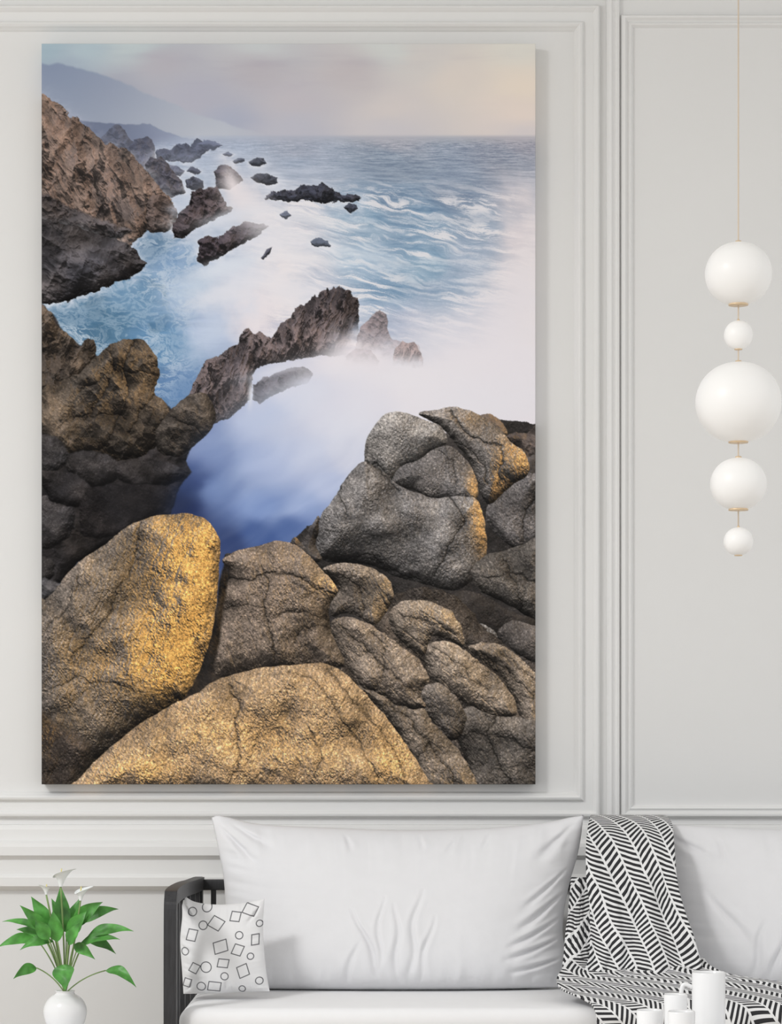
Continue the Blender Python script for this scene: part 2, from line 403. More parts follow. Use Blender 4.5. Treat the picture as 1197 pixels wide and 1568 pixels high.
# ---- left headland
rock([(50,130),(64,141),(72,146),(78,152),(88,156),(96,165),(108,180),(118,182),(128,190),(140,198),(150,210),(160,222),(170,220),(182,226),(192,228),(200,236),(214,250),(224,258),(232,268),(240,284),(250,292),(258,300),(268,322),(270,345),(250,354),(225,352),(205,372),(190,400),(50,420)],
     (132,113,103), 26, .6, 1.4, (5,12), False, .3, facet=1.0, fsc=26, fst=(.7,1.5), sun=.30, suncol=(204,158,130), amb=.30, gain=.9, haze=((160,162,176), lambda x, y: .04+.26*sstep(330, 190, y)*sstep(100,260,x)), vary=.2, foam=(.8,8), tilt=-.5)
rock([(225,310),(240,298),(256,302),(270,322),(268,348),(245,356),(225,350)], (104,91,87), 14, .7, .8, (3,9), True, .2, facet=.7, fsc=14, sun=.15, suncol=(180,140,118))
rock([(50,290),(80,300),(110,318),(140,330),(165,340),(205,352),(185,366),(150,372),(110,352),(50,350)], (98,91,92), 20, .5, 1.2, (5,12), False, .25, facet=.9, fsc=18, fst=(1.4,.8), sun=.1, suncol=(170,135,115), vary=.2, soft=4, tilt=.5, amb=.32)
rock([(50,335),(90,340),(130,352),(160,362),(195,372),(212,388),(228,406),(214,418),(196,430),(172,434),(150,447),(120,452),(100,464),(78,466),(50,462)],
     (88,84,87), 34, .6, 1.3, (5,12), False, .25, facet=.7, fsc=24, fst=(1.2,.8), sun=.05, suncol=(150,118,100), vary=.2, ao=10, amb=.34, foam=(.95,8), tilt=.4)
rock([(328,262),(336,254),(343,252),(350,253),(362,262),(372,276),(352,290),(332,288)], (70,66,76), 9, .5, .5, (2,7), False, 0, facet=.7, fsc=9, sun=.1, haze=(HZC,.08), foam=FO)
# mid stacks in spray
rock([(268,366),(264,348),(272,328),(290,312),(294,294),(304,289),(312,291),(322,286),(332,288),(340,300),(348,316),(358,320),(340,332),(318,342),(296,352),(280,366)], (80,71,76), 15, .6, 1., (4,9), False, .1, facet=1.0, fsc=14, sun=.12, suncol=(175,138,118), amb=.32, foam=(1.,10))
rock([(302,400),(304,368),(322,360),(332,364),(344,356),(358,345),(366,346),(376,337),(388,341),(396,340),(410,346),(398,356),(376,372),(352,384),(332,396),(312,406)], (78,70,78), 15, .6, 1., (4,9), False, .1, facet=1.0, fsc=14, sun=.12, suncol=(175,138,118), amb=.32, foam=(1.,13))
# spray
mist(356, 284, 13, 34, -20, .9, (240,231,234)); mist(374, 305, 26, 34, -35, .8, (238,231,236)); mist(402, 332, 54, 20, 35, .85, (238,235,241))
mist(345, 334, 42, 10, -12, .75, (224,229,241)); mist(345, 410, 70, 14, -14, .85, (220,228,241)); mist(430, 372, 62, 28, 20, .82, (234,234,242))
mist(268, 322, 12, 8, 0, .5, (200,208,226)); mist(432, 438, 38, 38, -20, .95, (244,237,239), 2.6, .6); mist(385, 474, 40, 34, -30, .92, (240,233,238), 2.6, .6)
mist(470, 450, 72, 24, 15, .72, (232,232,241)); mist(350, 445, 60, 20, -20, .85, (230,232,242), 2.4, .6); mist(540, 385, 90, 8, 16, .5, (232,235,242)); mist(520, 345, 60, 7, 10, .5, (230,234,242))
mist(330, 505, 56, 24, -40, .65, (204,217,238), 2.2, .6); mist(470, 395, 60, 10, 10, .65, (240,238,243)); mist(300, 440, 36, 13, -20, .5, (210,223,239), 2.2, .6); mist(460, 330, 60, 9, 12, .55, (234,235,242)); mist(520, 480, 60, 20, 12, .5, (226,229,240))
rock([(400,396),(408,382),(416,378),(414,388),(404,398)], (78,78,92), 5, .5, .5, (2,6), False, 0, sun=.0, haze=((200,206,226),.1))
rock([(474,371),(484,364),(500,368),(506,376),(492,378),(480,378)], (84,94,114), 4, .5, .5, (3,6), False, 0, sun=.0, haze=((200,206,226),.2), foam=FO)
rock([(428,328),(440,322),(446,330),(436,336)], (84,90,108), 4, .5, .5, (3,6), False, 0, sun=.0, haze=((200,206,226),.25), foam=FO)
# right plume
mist(812, 470, 62, 190, 5, .95, (240,234,237), 3.0, .55); mist(780, 345, 22, 60, -10, .6, (236,227,230), 2.4, .6); mist(806, 310, 20, 36, -12, .45, (236,226,228), 2.2, .6); mist(768, 480, 50, 90, 20, .6, (234,230,237), 2.4, .7)
mist(745, 570, 118, 84, 0, .94, (238,234,241), 2.6, .5); mist(690, 515, 90, 34, -30, .6, (233,231,240), 2.2, .6)

# ---- central crag
def cf(x, y): return 1-0.97*sstep(0, 1, np.clip(((x-480)*0.35+(y-500)*1.0+14*fbm(x/22,y/22,5,3))/48, 0, 1))*sstep(470,540,x)
rock([(545,520),(552,500),(566,488),(576,478),(582,476),(590,480),(594,505),(600,520),(640,528),(652,560),(600,570),(545,560)], (150,130,130), 12, .6, 1., (3,9), False, .1, facet=.9, fsc=12, sun=.2, suncol=(220,180,165),
     haze=((224,216,226), .30), fade=lambda x, y: 0.9*(1-sstep(492, 556, y+12*fbm(x/16,y/16,3,3))))
rock([(600,560),(604,535),(616,522),(624,525),(634,523),(644,540),(650,565)], (150,126,122), 10, .6, 1., (2,8), False, .1, facet=.9, fsc=10, fst=(.5,1.6), sun=.2, suncol=(220,180,165),
     haze=((224,216,226), .28), fade=lambda x, y: 0.9*(1-sstep(540, 566, y+8*fbm(x/12,y/12,3,3))))
rock([(525,560),(530,545),(545,534),(566,536),(580,552),(575,575)], (136,122,130), 10, .6, 1., (2,8), False, .1, facet=.8, fsc=10, sun=.1, haze=((224,216,226), .42), fade=lambda x, y: 0.75*(1-sstep(544, 564, y)))
rock([(270,640),(285,612),(296,588),(308,566),(316,550),(334,546),(350,534),(364,528),(368,514),(374,506),(381,503),(385,511),(392,512),(400,507),(408,516),(416,516),(424,506),(430,494),(438,490),(446,486),(452,474),(460,466),(466,468),(474,462),(482,452),(487,456),(492,446),(500,441),(504,447),(509,438),(514,441),(520,437),(526,444),(532,443),(538,446),(540,456),(548,455),(550,490),(547,520),(530,545),(490,545),(455,550),(425,556),(398,560),(386,575),(384,612),(352,640),(300,660)],
     (112,100,101), 24, .7, 1.4, (3,7), False, .3, facet=1.2, fsc=20, fst=(.5,1.9), sun=.18, suncol=(204,162,140), fade=cf, vary=.15, amb=.28, gain=.9, haze=((190,190,215),.04), tilt=.42)
rock([(385,612),(388,590),(402,578),(412,576),(424,570),(436,568),(446,563),(466,562),(480,572),(470,586),(440,596),(415,606),(398,618)], (86,82,92), 13, .6, 1., (3,8), False, .2, facet=.8, fsc=14, sun=.08, suncol=(170,130,110), haze=((190,195,222),.06), fade=lambda x, y: 1-.8*sstep(440,480,x)*sstep(570,588,y))
mist(384, 603, 4, 20, 3, .9, (232,234,243)); mist(420, 568, 50, 9, -15, .7, (220,224,238)); mist(520, 560, 60, 22, -8, .9, (238,234,241)); mist(610, 578, 105, 30, 0, .92, (240,237,243))
mist(560, 545, 30, 22, 0, .4, (238,231,237)); mist(470, 602, 66, 28, -10, .85, (221,225,241)); mist(520, 650, 115, 54, 0, .8, (225,229,242)); mist(690, 620, 150, 46, 0, .88, (236,234,242))
mist(395, 645, 56, 26, -25, .7, (190,203,232)); mist(440, 700, 66, 34, -30, .5, (196,207,235)); mist(370, 720, 60, 18, -38, .3, (176,193,228)); mist(480, 735, 40, 30, -40, .35, (190,203,234))

# ---- dark rocks, left middle
rock([(50,460),(66,466),(80,482),(100,512),(125,530),(150,545),(180,560),(230,600),(262,625),(285,640),(312,655),(295,680),(285,705),(292,722),(270,755),(262,790),(230,800),(180,830),(120,860),(95,892),(50,925)], (48,45,46), 20, .5, 1.2, (3,14), False, .3, facet=.3, fsc=30, sun=.02, vary=.2, soft=3)
rock([(50,462),(68,468),(78,478),(88,500),(98,506),(110,518),(124,532),(130,522),(136,519),(143,522),(148,536),(140,558),(112,590),(80,606),(50,610)], (98,87,79), 20, .6, 1.2, (3,8), False, .35, facet=.75, fsc=24, fst=(.7,1.4), sun=.16, suncol=(190,148,104), vary=.2, tilt=.5, amb=.32)
rock([(64,600),(90,585),(120,572),(146,548),(165,530),(190,520),(216,521),(230,532),(240,550),(244,574),(236,600),(250,612),(260,630),(252,660),(232,690),(190,705),(140,700),(96,690),(60,660)],
     (98,87,77), 34, .7, 1.3, (3,10), True, .6, facet=.48, fsc=30, sun=.14, suncol=(198,152,98), warm=[(195,575,60,50,.32),(150,610,80,36,.15)],
     cracks=[([(120,600),(165,575),(205,568),(238,575)],2,1.5),([(205,525),(190,565),(195,600),(180,650),(150,690)],2.4,1.6),([(110,640),(150,632),(190,640)],2,1.3),([(240,605),(215,625),(200,660)],2,1.5),([(165,535),(175,560),(160,600),(130,640)],2,1.3)], vary=.2, ao=12, amb=.32, tilt=.6)
rock([(242,690),(240,660),(256,634),(276,614),(298,602),(316,604),(326,620),(330,642),(318,664),(296,684),(270,700)], (94,86,80), 24, .7, 1.2, (2,10), True, .6, facet=.35, fsc=24, sun=.16, suncol=(190,150,108), cracks=[([(262,640),(290,650),(310,670)],1.8,1.3)], ao=10, amb=.34)
for pp, bb in [([(60,668),(90,672),(104,690),(98,715),(60,722)],60),([(104,700),(140,690),(176,704),(182,730),(150,748),(112,736)],52),([(178,712),(220,706),(262,708),(284,724),(262,740),(215,745),(185,738)],48),
               ([(60,766),(92,760),(112,776),(114,806),(94,830),(60,836)],60),([(60,722),(100,722),(140,745),(130,775),(80,768)],46),([(130,752),(190,742),(250,745),(262,770),(225,796),(170,822),(125,815)],36),([(60,850),(84,862),(80,885),(60,892)],60),([(60,888),(88,892),(98,905),(70,925),(60,925)],74)]:
    rock(pp, (bb+6,bb+3,bb+4), 22, .7, 1.0, (4,14), True, .5, facet=.2, fsc=26, sun=.02, suncol=(150,118,88), vary=.15, ao=10, soft=3)
mist(275, 770, 26, 40, 20, .55, (38,52,88), 2.4)
mist(205, 775, 66, 46, 0, .45, (36,35,38), 2.4)
mist(330, 690, 40, 34, -30, .35, (136,160,206))

# ---- right foreground boulders
rock([(445,832),(470,805),(500,800),(700,650),(745,640),(830,650),(830,1210),(300,1210),(320,1000),(345,850),(400,835)], (52,49,48), 20, .4, 1.0, (3,12), False, .5, sun=.02, ao=8)
GR = (138,134,132)
rock([(772,668),(790,662),(806,664),(818,652),(832,650),(832,720),(800,730)], (92,83,80), 12, .7, 1., (3,9), False, .3, facet=.4, fsc=16, sun=.25)
rock([(733,640),(748,634),(764,642),(774,654),(776,668),(750,664)], (104,93,87), 10, .7, 1., (2,8), True, .3, sun=.35)
rock([(800,715),(830,700),(832,790),(820,800)], (82,78,78), 14, .7, 1., (2,8), True, .4, sun=.1)
rock([(748,770),(776,748),(800,726),(816,724),(832,735),(832,815),(808,836),(790,842),(762,820),(745,795)], (104,100,100), 28, .8, 1.0, (2,12), True, 1., sun=.08, cracks=[([(820,760),(800,790),(796,830)],2,1.4)])
rock([(640,634),(664,628),(694,623),(722,630),(746,642),(768,660),(786,680),(802,692),(811,712),(805,730),(782,744),(762,764),(745,772),(734,752),(722,712),(694,676),(668,650)], (130,124,121), 34, .9, 1.0, (2,12), True, 1.0, sun=.14,
     warm=[(794,705,28,38,.85),(762,742,18,40,.6),(720,640,60,14,.2)], cracks=[([(688,630),(712,660),(742,676),(768,690),(764,740)],2.6,1.5),([(694,676),(730,700),(742,740)],2,1.2)], ao=9)
rock([(558,702),(560,676),(570,656),(586,637),(606,630),(632,636),(654,644),(674,652),(684,668),(682,680),(660,690),(640,706),(618,714),(600,742),(580,736),(560,712)], GR, 30, .9, 1.0, (1.5,12), True, 1.0, sun=.08,
     cracks=[([(556,704),(575,716),(600,738)],2.2,1.2)], ao=6, amb=.42)
rock([(600,740),(612,716),(640,704),(664,688),(690,684),(712,702),(726,724),(732,752),(724,768),(696,764),(662,764),(632,750)], (132,127,126), 28, .85, 1.0, (1.5,12), True, 1.0, sun=.1, warm=[(727,745,14,26,.6)], ao=6,
     cracks=[([(672,690),(694,712),(700,740)],1.6,.7)])
rock([(486,852),(484,818),(494,786),(514,758),(530,732),(548,712),(562,708),(586,722),(606,740),(636,754),(664,762),(700,760),(728,764),(740,790),(745,828),(742,862),(722,890),(694,905),(654,895),(610,884),(568,866),(520,862)], (132,128,127), 60, .85, 1.3, (2,14), True, 1.05, sun=.08,
     warm=[(733,785,15,42,.85),(742,835,10,40,.5)], cracks=[([(562,710),(590,728),(612,748)],2.4,1.2),([(520,860),(560,850),(606,872),(650,888)],2,.8),([(690,764),(708,800),(690,840),(662,884)],2.2,1.0),([(540,720),(524,748),(530,790)],1.6,.6)], ao=18, amb=.36, gain=.84)
rock([(446,834),(452,822),(462,830),(474,808),(488,790),(488,812),(484,836),(492,858),(470,860)], (96,91,90), 14, .8, 1., (2,9), True, .7, sun=.15, warm=[(450,825,8,8,.5)])
rock([(722,872),(744,850),(776,842),(800,834),(832,828),(832,952),(806,944),(786,930),(756,916),(730,900)], (106,100,95), 32, .8, 1.2, (2,12), True, 1., sun=.1, cracks=[([(740,885),(780,880),(820,890)],2,1.1),([(770,850),(790,900),(800,940)],2,.8)])
rock([(700,905),(740,912),(780,935),(832,960),(832,1020),(780,990),(720,960),(690,930)], (54,50,48), 20, .6, 1.2, (3,12), True, .5, sun=.04)
rock([(762,968),(784,950),(812,956),(832,968),(832,1020),(806,1010),(780,1000)], (94,88,85), 20, .8, 1.1, (2,10), True, .9, sun=.1)
rock([(712,966),(730,956),(750,960),(762,976),(750,988),(726,984)], (108,105,103), 14, .8, 1., (2,9), True, .9, sun=.06)
BR = (142,129,117)
SC2 = (208,164,106)
rock([(640,900),(700,915),(740,960),(790,1000),(832,1040),(832,1215),(560,1215),(520,1040),(560,940)], (76,69,64), 26, .5, 1.5, (4,14), True, 1., sun=.06, ao=8, vary=.2, streak=.8)
rock([(716,992),(744,984),(776,992),(800,1010),(816,1028),(832,1045),(832,1120),(800,1108),(786,1070),(764,1034),(736,1012)], BR, 28, .85, 1.2, (3,11), True, 1.1, sun=.26, suncol=SC2, cracks=[([(736,1000),(780,1030),(815,1070)],2.2,1.0),([(770,1000),(815,1040)],1.8,.8)], streak=.9)
rock([(700,1090),(740,1080),(780,1095),(832,1118),(832,1215),(718,1215),(716,1170),(698,1130)], (104,97,91), 34, .8, 1.4, (3,12), True, 1.1, sun=.08, suncol=SC2, cracks=[([(760,1090),(750,1140),(780,1200)],2.2,.9),([(720,1120),(770,1130),(820,1150)],2,.8)], streak=.9)
rock([(648,992),(668,982),(694,984),(716,1000),(744,1022),(772,1048),(790,1078),(786,1098),(752,1094),(716,1078),(684,1060),(660,1036),(650,1012)], BR, 30, .85, 1.2, (3,11), True, 1.1, sun=.26, suncol=SC2, cracks=[([(664,990),(700,1020),(750,1060)],2,.7)], streak=.8)
rock([(594,950),(602,930),(624,920),(654,920),(684,932),(702,952),(712,978),(706,990),(684,978),(664,974),(656,984),(650,1002),(636,1000),(612,980)], BR, 24, .85, 1.2, (3,11), True, 1.1, sun=.28, suncol=SC2, warm=[(680,945,40,14,.3)], cracks=[([(612,940),(650,948),(690,968)],2,.9)], streak=.6)
rock([(640,1060),(660,1046),(684,1052),(704,1076),(713,1100),(706,1126),(690,1134),(668,1110),(648,1092)], (124,115,108), 20, .85, 1.2, (3,10), True, 1.1, sun=.18, suncol=SC2, streak=.8)
rock([(540,1046),(580,1060),(620,1078),(646,1084),(664,1108),(690,1134),(710,1160),(726,1190),(728,1215),(650,1215),(630,1160),(600,1110),(566,1072)], (120,109,99), 28, .85, 1.3, (3,10), True, 1.1, sun=.2, suncol=SC2, cracks=[([(600,1080),(640,1120),(680,1170),(700,1210)],2.4,1.0),([(655,1140),(640,1165)],2,1)], streak=.8, warm=[(690,1195,40,20,.25)])
rock([(506,962),(512,948),(532,944),(556,950),(580,966),(606,984),(634,1004),(652,1026),(656,1044),(644,1062),(650,1084),(616,1082),(580,1062),(552,1050),(530,1018),(514,990)], (136,123,112), 26, .85, 1.3, (3,10), True, 1.1, sun=.22, suncol=SC2, cracks=[([(520,960),(560,990),(600,1030),(636,1056)],2.4,.9),([(570,970),(590,1000),(585,1040)],2,.8)], streak=.8)
rock([(322,1042),(318,1015),(328,980),(336,945),(342,905),(352,876),(340,858),(362,844),(394,836),(426,828),(452,834),(470,848),(488,868),(508,888),(518,906),(506,926),(504,950),(514,985),(528,1018),(500,1020),(450,1022),(400,1030),(350,1044)], (126,112,101), 40, .8, 1.4, (2,12), True, 1.1, sun=.2, suncol=SC2,
     warm=[(506,895,18,16,.8),(440,850,50,16,.25),(450,895,80,30,.15)], cracks=[([(346,888),(380,890),(415,880),(446,878),(480,896),(512,908)],2.6,1.4),([(412,884),(402,925),(410,960),(424,1010)],2.4,1.2),([(424,940),(466,940),(505,950)],2,1.0),([(340,930),(370,925),(405,930)],1.6,.8),([(450,985),(480,960),(508,965)],2,1.1)], ao=12, streak=1.2)
rock([(494,872),(520,862),(548,864),(574,872),(594,886),(602,904),(598,926),(586,944),(572,958),(552,946),(530,940),(508,944),(506,924),(518,906),(508,888)], (132,121,112), 28, .85, 1.1, (2,10), True, 1.1, sun=.2, suncol=SC2, warm=[(585,930,22,24,.45),(590,895,14,14,.4)], cracks=[([(525,880),(550,900),(560,935)],2,.9)], streak=1)

# ---- dark gap and the two golden boulders
rock([(90,1210),(130,1130),(200,1080),(270,1040),(300,1035),(318,985),(330,930),(337,880),(345,862),(350,880),(342,930),(336,985),(326,1030),(345,1042),(300,1090),(150,1215)], (38,35,34), 12, .2, .8, (2,8), False, .3, soft=5)
rock([(50,935),(70,918),(88,900),(100,882),(124,858),(150,842),(172,824),(198,804),(226,793),(256,788),(288,786),(312,794),(328,808),(337,828),(337,858),(334,900),(329,945),(320,985),(306,1025),(292,1052),(276,1074),(236,1096),(200,1122),(166,1152),(136,1186),(110,1225),(50,1225)], (122,112,104), 64, .8, 1.3, (2,14), True, 1.25,
     sun=.10, suncol=(218,160,80), warm=[(292,930,60,130,.95),(295,830,44,50,.6),(255,1000,66,74,.7),(235,850,50,76,.38),(150,1020,90,66,.34),(130,880,40,40,.15),(85,1130,30,40,.25)], cracks=[([(215,800),(205,860),(180,910),(150,960),(110,1010)],2.4,.8),([(64,1060),(110,1040),(170,1045),(215,1060)],2.4,.9),([(120,880),(100,930),(70,965)],2,.7)], ao=24, streak=-1.15, vary=.12, amb=.32, gain=.88, sunl=(.6,-.3,.74))
rock([(50,1090),(90,1110),(120,1125),(140,1150),(120,1190),(100,1215),(50,1215)], (70,62,57), 30, .6, 1.4, (3,12), True, 1., sun=.1, warm=[(80,1130,30,30,.35)], soft=16, streak=-1, suncol=(206,152,84))
rock([(96,1225),(118,1196),(146,1166),(184,1132),(222,1104),(262,1080),(300,1062),(326,1044),(360,1032),(404,1022),(450,1018),(492,1015),(518,1024),(542,1044),(568,1072),(592,1100),(616,1132),(638,1164),(656,1196),(664,1225)], (150,131,113), 60, .75, 1.3, (2,14), True, 1.3,
     sun=.36, suncol=(220,168,100), warm=[(430,1140,110,50,.35),(210,1185,70,34,.6),(300,1110,80,40,.25),(600,1165,36,46,.45),(480,1060,60,25,.1)], cracks=[([(352,1048),(366,1090),(360,1130),(366,1165),(345,1210)],2.6,1.4),([(440,1030),(480,1042),(505,1072),(525,1110),(560,1150),(585,1210)],2.0,1.0),([(505,1022),(540,1070),(580,1120),(612,1170),(630,1210)],2.2,1.2),([(470,1110),(490,1150),(480,1200)],2.0,.8)], ao=9, streak=-1.1, vary=.1, amb=.38, sunl=(.35,-.35,.82))
IMG = np.clip(IMG, 0, 255)
IMG = 8+IMG*(1-8/255.0)
GAIN = 1.0
LIN = np.clip(s2l(IMG/255.0)*GAIN, 0, 0.93)

def canvas():
    d = 0.042
    vx = np.array([W(px, 0, d)[0] for px in xs]); vz = np.array([W(0, py, d)[2] for py in ys])
    vx = np.concatenate([[vx[0]], vx, [vx[-1]]]); vz = np.concatenate([[vz[0]], vz, [vz[-1]]])
    GX, GZ = np.meshgrid(vx, vz); GY = np.full(GX.shape, -d)
    GY[0, :] = GY[-1, :] = -0.002; GY[:, 0] = GY[:, -1] = -0.002
    C = np.pad(LIN, ((1, 1), (1, 1), (0, 0)), mode='edge')
    ny, nx = GX.shape
    co = np.stack([GX, GY, GZ], -1).reshape(-1, 3)
    idx = np.arange(ny*nx).reshape(ny, nx)
    q = np.stack([idx[:-1, :-1], idx[1:, :-1], idx[1:, 1:], idx[:-1, 1:]], -1).reshape(-1, 4)
    me = bpy.data.meshes.new('seascape_canvas_print')
    me.vertices.add(len(co)); me.vertices.foreach_set('co', co.astype(np.float32).ravel())
    me.loops.add(q.size); me.loops.foreach_set('vertex_index', q.astype(np.int32).ravel())
    me.polygons.add(len(q)); me.polygons.foreach_set('loop_start', np.arange(0, q.size, 4, dtype=np.int32))
    me.update(calc_edges=True)
    ca = me.color_attributes.new('Col', 'FLOAT_COLOR', 'POINT')
    rgba = np.concatenate([C.reshape(-1, 3), np.ones((len(co), 1))], 1)
    ca.data.foreach_set('color', rgba.astype(np.float32).ravel())
    return add_obj('seascape_canvas_print', me, [attr_mat('canvas_ink', 0.8, spec=0.05)], smooth=False)
canvas()

# ------------------------------------------------------------------ room shell
ZC = 3.12
box('wall_back', -3.2, 3.2, 0, 0.12, 0, ZC, M_wall)
box('floor', -3.2, 3.2, -7.0, 0.12, -0.08, 0, M_floor)
box('ceiling', -3.2, 3.2, -3.0, 0.12, ZC, ZC+0.08, M_ceil)
box('baseboard_back', -3.2, 3.2, -0.02, 0, 0, 0.12, M_trim, bev=0.004)

def frame(name, x0, y0, x1, y1, prof):
    v = []; f = []
    for (ins, dep) in prof:
        for (px, py) in ((x0+ins, y0+ins), (x1-ins, y0+ins), (x1-ins, y1-ins), (x0+ins, y1-ins)):
            p = W(px, py, 0); v.append((p[0], -dep, p[2]))
    for j in range(len(prof)-1):
        for k in range(4):
            k2 = (k+1) % 4; f.append((j*4+k, (j+1)*4+k, (j+1)*4+k2, j*4+k2))
    return from_data(name, v, f, [M_trim], None, False)

frame('trim_1', -900, 9, 918, 1252, [(0,0),(0.5,.010),(3,.016),(6,.017),(9,.012),(11,.007),(25,.007),(26,.012),(28,.018),(31,.020),(34,.016),(36,.010),(38,.006),(40,0)])
frame('trim_2', 950, 24, 2400, 1252, [(0,0),(0.5,.010),(3,.017),(6,.017),(9,.010),(11,.007),(14,.012),(16,.010),(19,.0)])
def hprof(name, prof, vertical=False, a=-1400, b=2600):
    v = []; f = []
    for (p, dep) in prof:
        for e in (a, b):
            q = W(p, e, 0) if vertical else W(e, p, 0); v.append((q[0], -dep, q[2]))
    for j in range(len(prof)-1):
        f.append((2*j, 2*j+1, 2*j+3, 2*j+2))
    return from_data(name, v, f, [M_trim], None, False)
hprof('trim_3', [(927,0),(928,.012),(931,.018),(935,.018),(938,.012),(941,.010),(944,.014),(947,.012),(949,0)], True, -190, 1252)
hprof('trim_4', [(1262,0),(1263,.010),(1266,.014),(1270,.016),(1286,.016),(1288,.024),(1291,.032),(1296,.034),(1309,.034),(1312,.026),(1316,.018),(1338,.018),(1340,.024),(1343,.028),(1356,.028),(1360,.016),(1364,.0)])
hprof('trim_5', [(-22,0),(-20,.03),(-8,.03),(-4,.015),(0,0)])

# ------------------------------------------------------------------ pillows
def coons(L, R, T, B, nu, nv):
    l = resample(L, nv); r = resample(R, nv); t = resample(T, nu); b = resample(B, nu)
    u = np.linspace(0, 1, nu)[None, :, None]; v = np.linspace(0, 1, nv)[:, None, None]
    P = (1-u)*l[:, None]+u*r[:, None]+(1-v)*t[None]+v*b[None]
    P -= (1-u)*(1-v)*t[0]+u*(1-v)*t[-1]+(1-u)*v*b[0]+u*v*b[-1]
    return P
def crease(U, V, lst):
    h = 0*U
    for (u0, v0, u1, v1, w, dep) in lst:
        wob = .012*np.sin(V*17+u0*40)
        t = np.clip(((U-u0)*(u1-u0)+(V-v0)*(v1-v0))/((u1-u0)**2+(v1-v0)**2), 0, 1)
        d = seg_dist(U+wob, V, [(u0, v0), (u1, v1)])
        ww = w*(.55+.7*t)
        prof = np.sin(np.pi*np.clip(t*0.9+0.05, 0, 1))
        h = h-dep*np.exp(-(d/ww)**2)*prof+0.35*dep*np.exp(-((d-2.2*ww)/(1.5*ww))**2)*prof
    return h
def pillow(name, L, R, T, B, d0, d1, T1, T2, nu, nv, creases, m, asp=1.6, pn=2.6, colfn=None, noise=0.002, seed=1):
    P = coons(L, R, T, B, nu, nv)
    u = np.linspace(0, 1, nu); v = np.linspace(0, 1, nv); U, V = np.meshgrid(u, v)
    f = np.clip(1-np.abs(2*U-1)**pn, 0, 1)**0.55*np.clip(1-np.abs(2*V-1)**pn, 0, 1)**0.5
    f = f*(0.8+0.35*V)
    edge = np.clip(np.minimum(np.minimum(U, 1-U)*asp, np.minimum(V, 1-V))*12, 0, 1)
    cr = crease(U*asp, V, [(a*asp, b, c*asp, e, w, g) for (a, b, c, e, w, g) in creases])
    pin = np.exp(-V*9)*np.clip(fbs(U*asp*22, V*2, seed, 2), -1, 1)+np.exp(-(1-V)*9)*fbs(U*asp*20, V*2+4, seed+2, 2)+np.exp(-U*asp*9)*fbs(U*2, V*18, seed+4, 2)+np.exp(-(1-U)*asp*9)*fbs(U*2, V*18, seed+5, 2)
    base = d0+(d1-d0)*V
    front = base+T1*f+(cr+noise*fbm(U*asp*4, V*4, seed+3, 3)+0.008*pin)*edge
    back = base-T2*f
    vs = []
    for dd in (front, back):
        for j in range(nv):
            for i in range(nu):
                q = W(P[j, i, 0], P[j, i, 1], base[j, i]); vs.append((q[0], -dd[j, i], q[2]))
    fc = []
    N = nu*nv
    for j in range(nv-1):
        for i in range(nu-1):
            a = j*nu+i; fc.append((a, a+nu, a+nu+1, a+1)); fc.append((N+a, N+a+1, N+a+nu+1, N+a+nu))
    me = bpy.data.meshes.new(name); me.from_pydata([tuple(map(float, q)) for q in vs], [], fc)
    if colfn is not None:
        c = colfn(P[..., 0], P[..., 1]); c = np.concatenate([c.reshape(-1, 3)]*2, 0)
        ca = me.color_attributes.new('Col', 'FLOAT_COLOR', 'POINT')
        ca.data.foreach_set('color', np.concatenate([c, np.ones((len(c), 1))], 1).astype(np.float32).ravel())
    bm = bmesh.new(); bm.from_mesh(me); bmesh.ops.remove_doubles(bm, verts=bm.verts, dist=0.00005); bm.to_mesh(me); bm.free()
    me.update()
    return add_obj(name, me, [m])

pillow('back_cushion', [(324,1252),(334,1300),(343,1350),(345,1420),(340,1480),(345,1514)], [(893,1248),(886,1300),(870,1360),(861,1420),(866,1470),(856,1512)],
       [(324,1252),(334,1248),(348,1251),(400,1262),(500,1267),(620,1271),(740,1268),(830,1260),(870,1252),(893,1248)], [(345,1514),(450,1515),(600,1516),(750,1515),(856,1512)],
       0.33, 0.44, 0.12, 0.09, 260, 130,
       [(.38,.48,.47,.93,.014,.008),(.46,.40,.455,.88,.010,.005),(.50,.44,.515,.97,.014,.007),(.565,.36,.545,.92,.014,.007),(.61,.52,.57,.97,.012,.006),(.40,.66,.36,.97,.014,.005),
        (.99,.45,.86,.62,.014,.013),(.99,.58,.84,.72,.012,.013),(.99,.70,.83,.80,.012,.013),(.99,.82,.84,.88,.012,.011),(.97,.3,.88,.5,.014,.009),
        (.02,.06,.10,.25,.02,.010),(.05,.03,.16,.14,.016,.008),(.97,.05,.88,.22,.02,.010),(.35,.02,.37,.14,.01,.006),(.55,.02,.56,.12,.01,.005),(.66,.02,.63,.14,.01,.006),(.74,.02,.72,.12,.01,.005)], M_fab, seed=2)
pillow('back_cushion', [(1006,1262),(1018,1330),(1030,1420),(1030,1509)], [(1590,1256),(1584,1330),(1574,1420),(1578,1509)],
       [(1006,1262),(1060,1264),(1200,1270),(1400,1268),(1590,1256)], [(1030,1509),(1200,1513),(1400,1513),(1578,1509)],
       0.33, 0.44, 0.12, 0.09, 180, 100,
       [(.24,.55,.20,.95,.014,.008),(.29,.6,.26,.95,.014,.008),(.34,.5,.31,.9,.014,.009),(.5,.5,.46,.9,.014,.007),(.02,.06,.12,.2,.02,.009),(.1,.4,.2,.75,.02,.007),(.14,.05,.15,.25,.012,.006)], M_fab, seed=9)

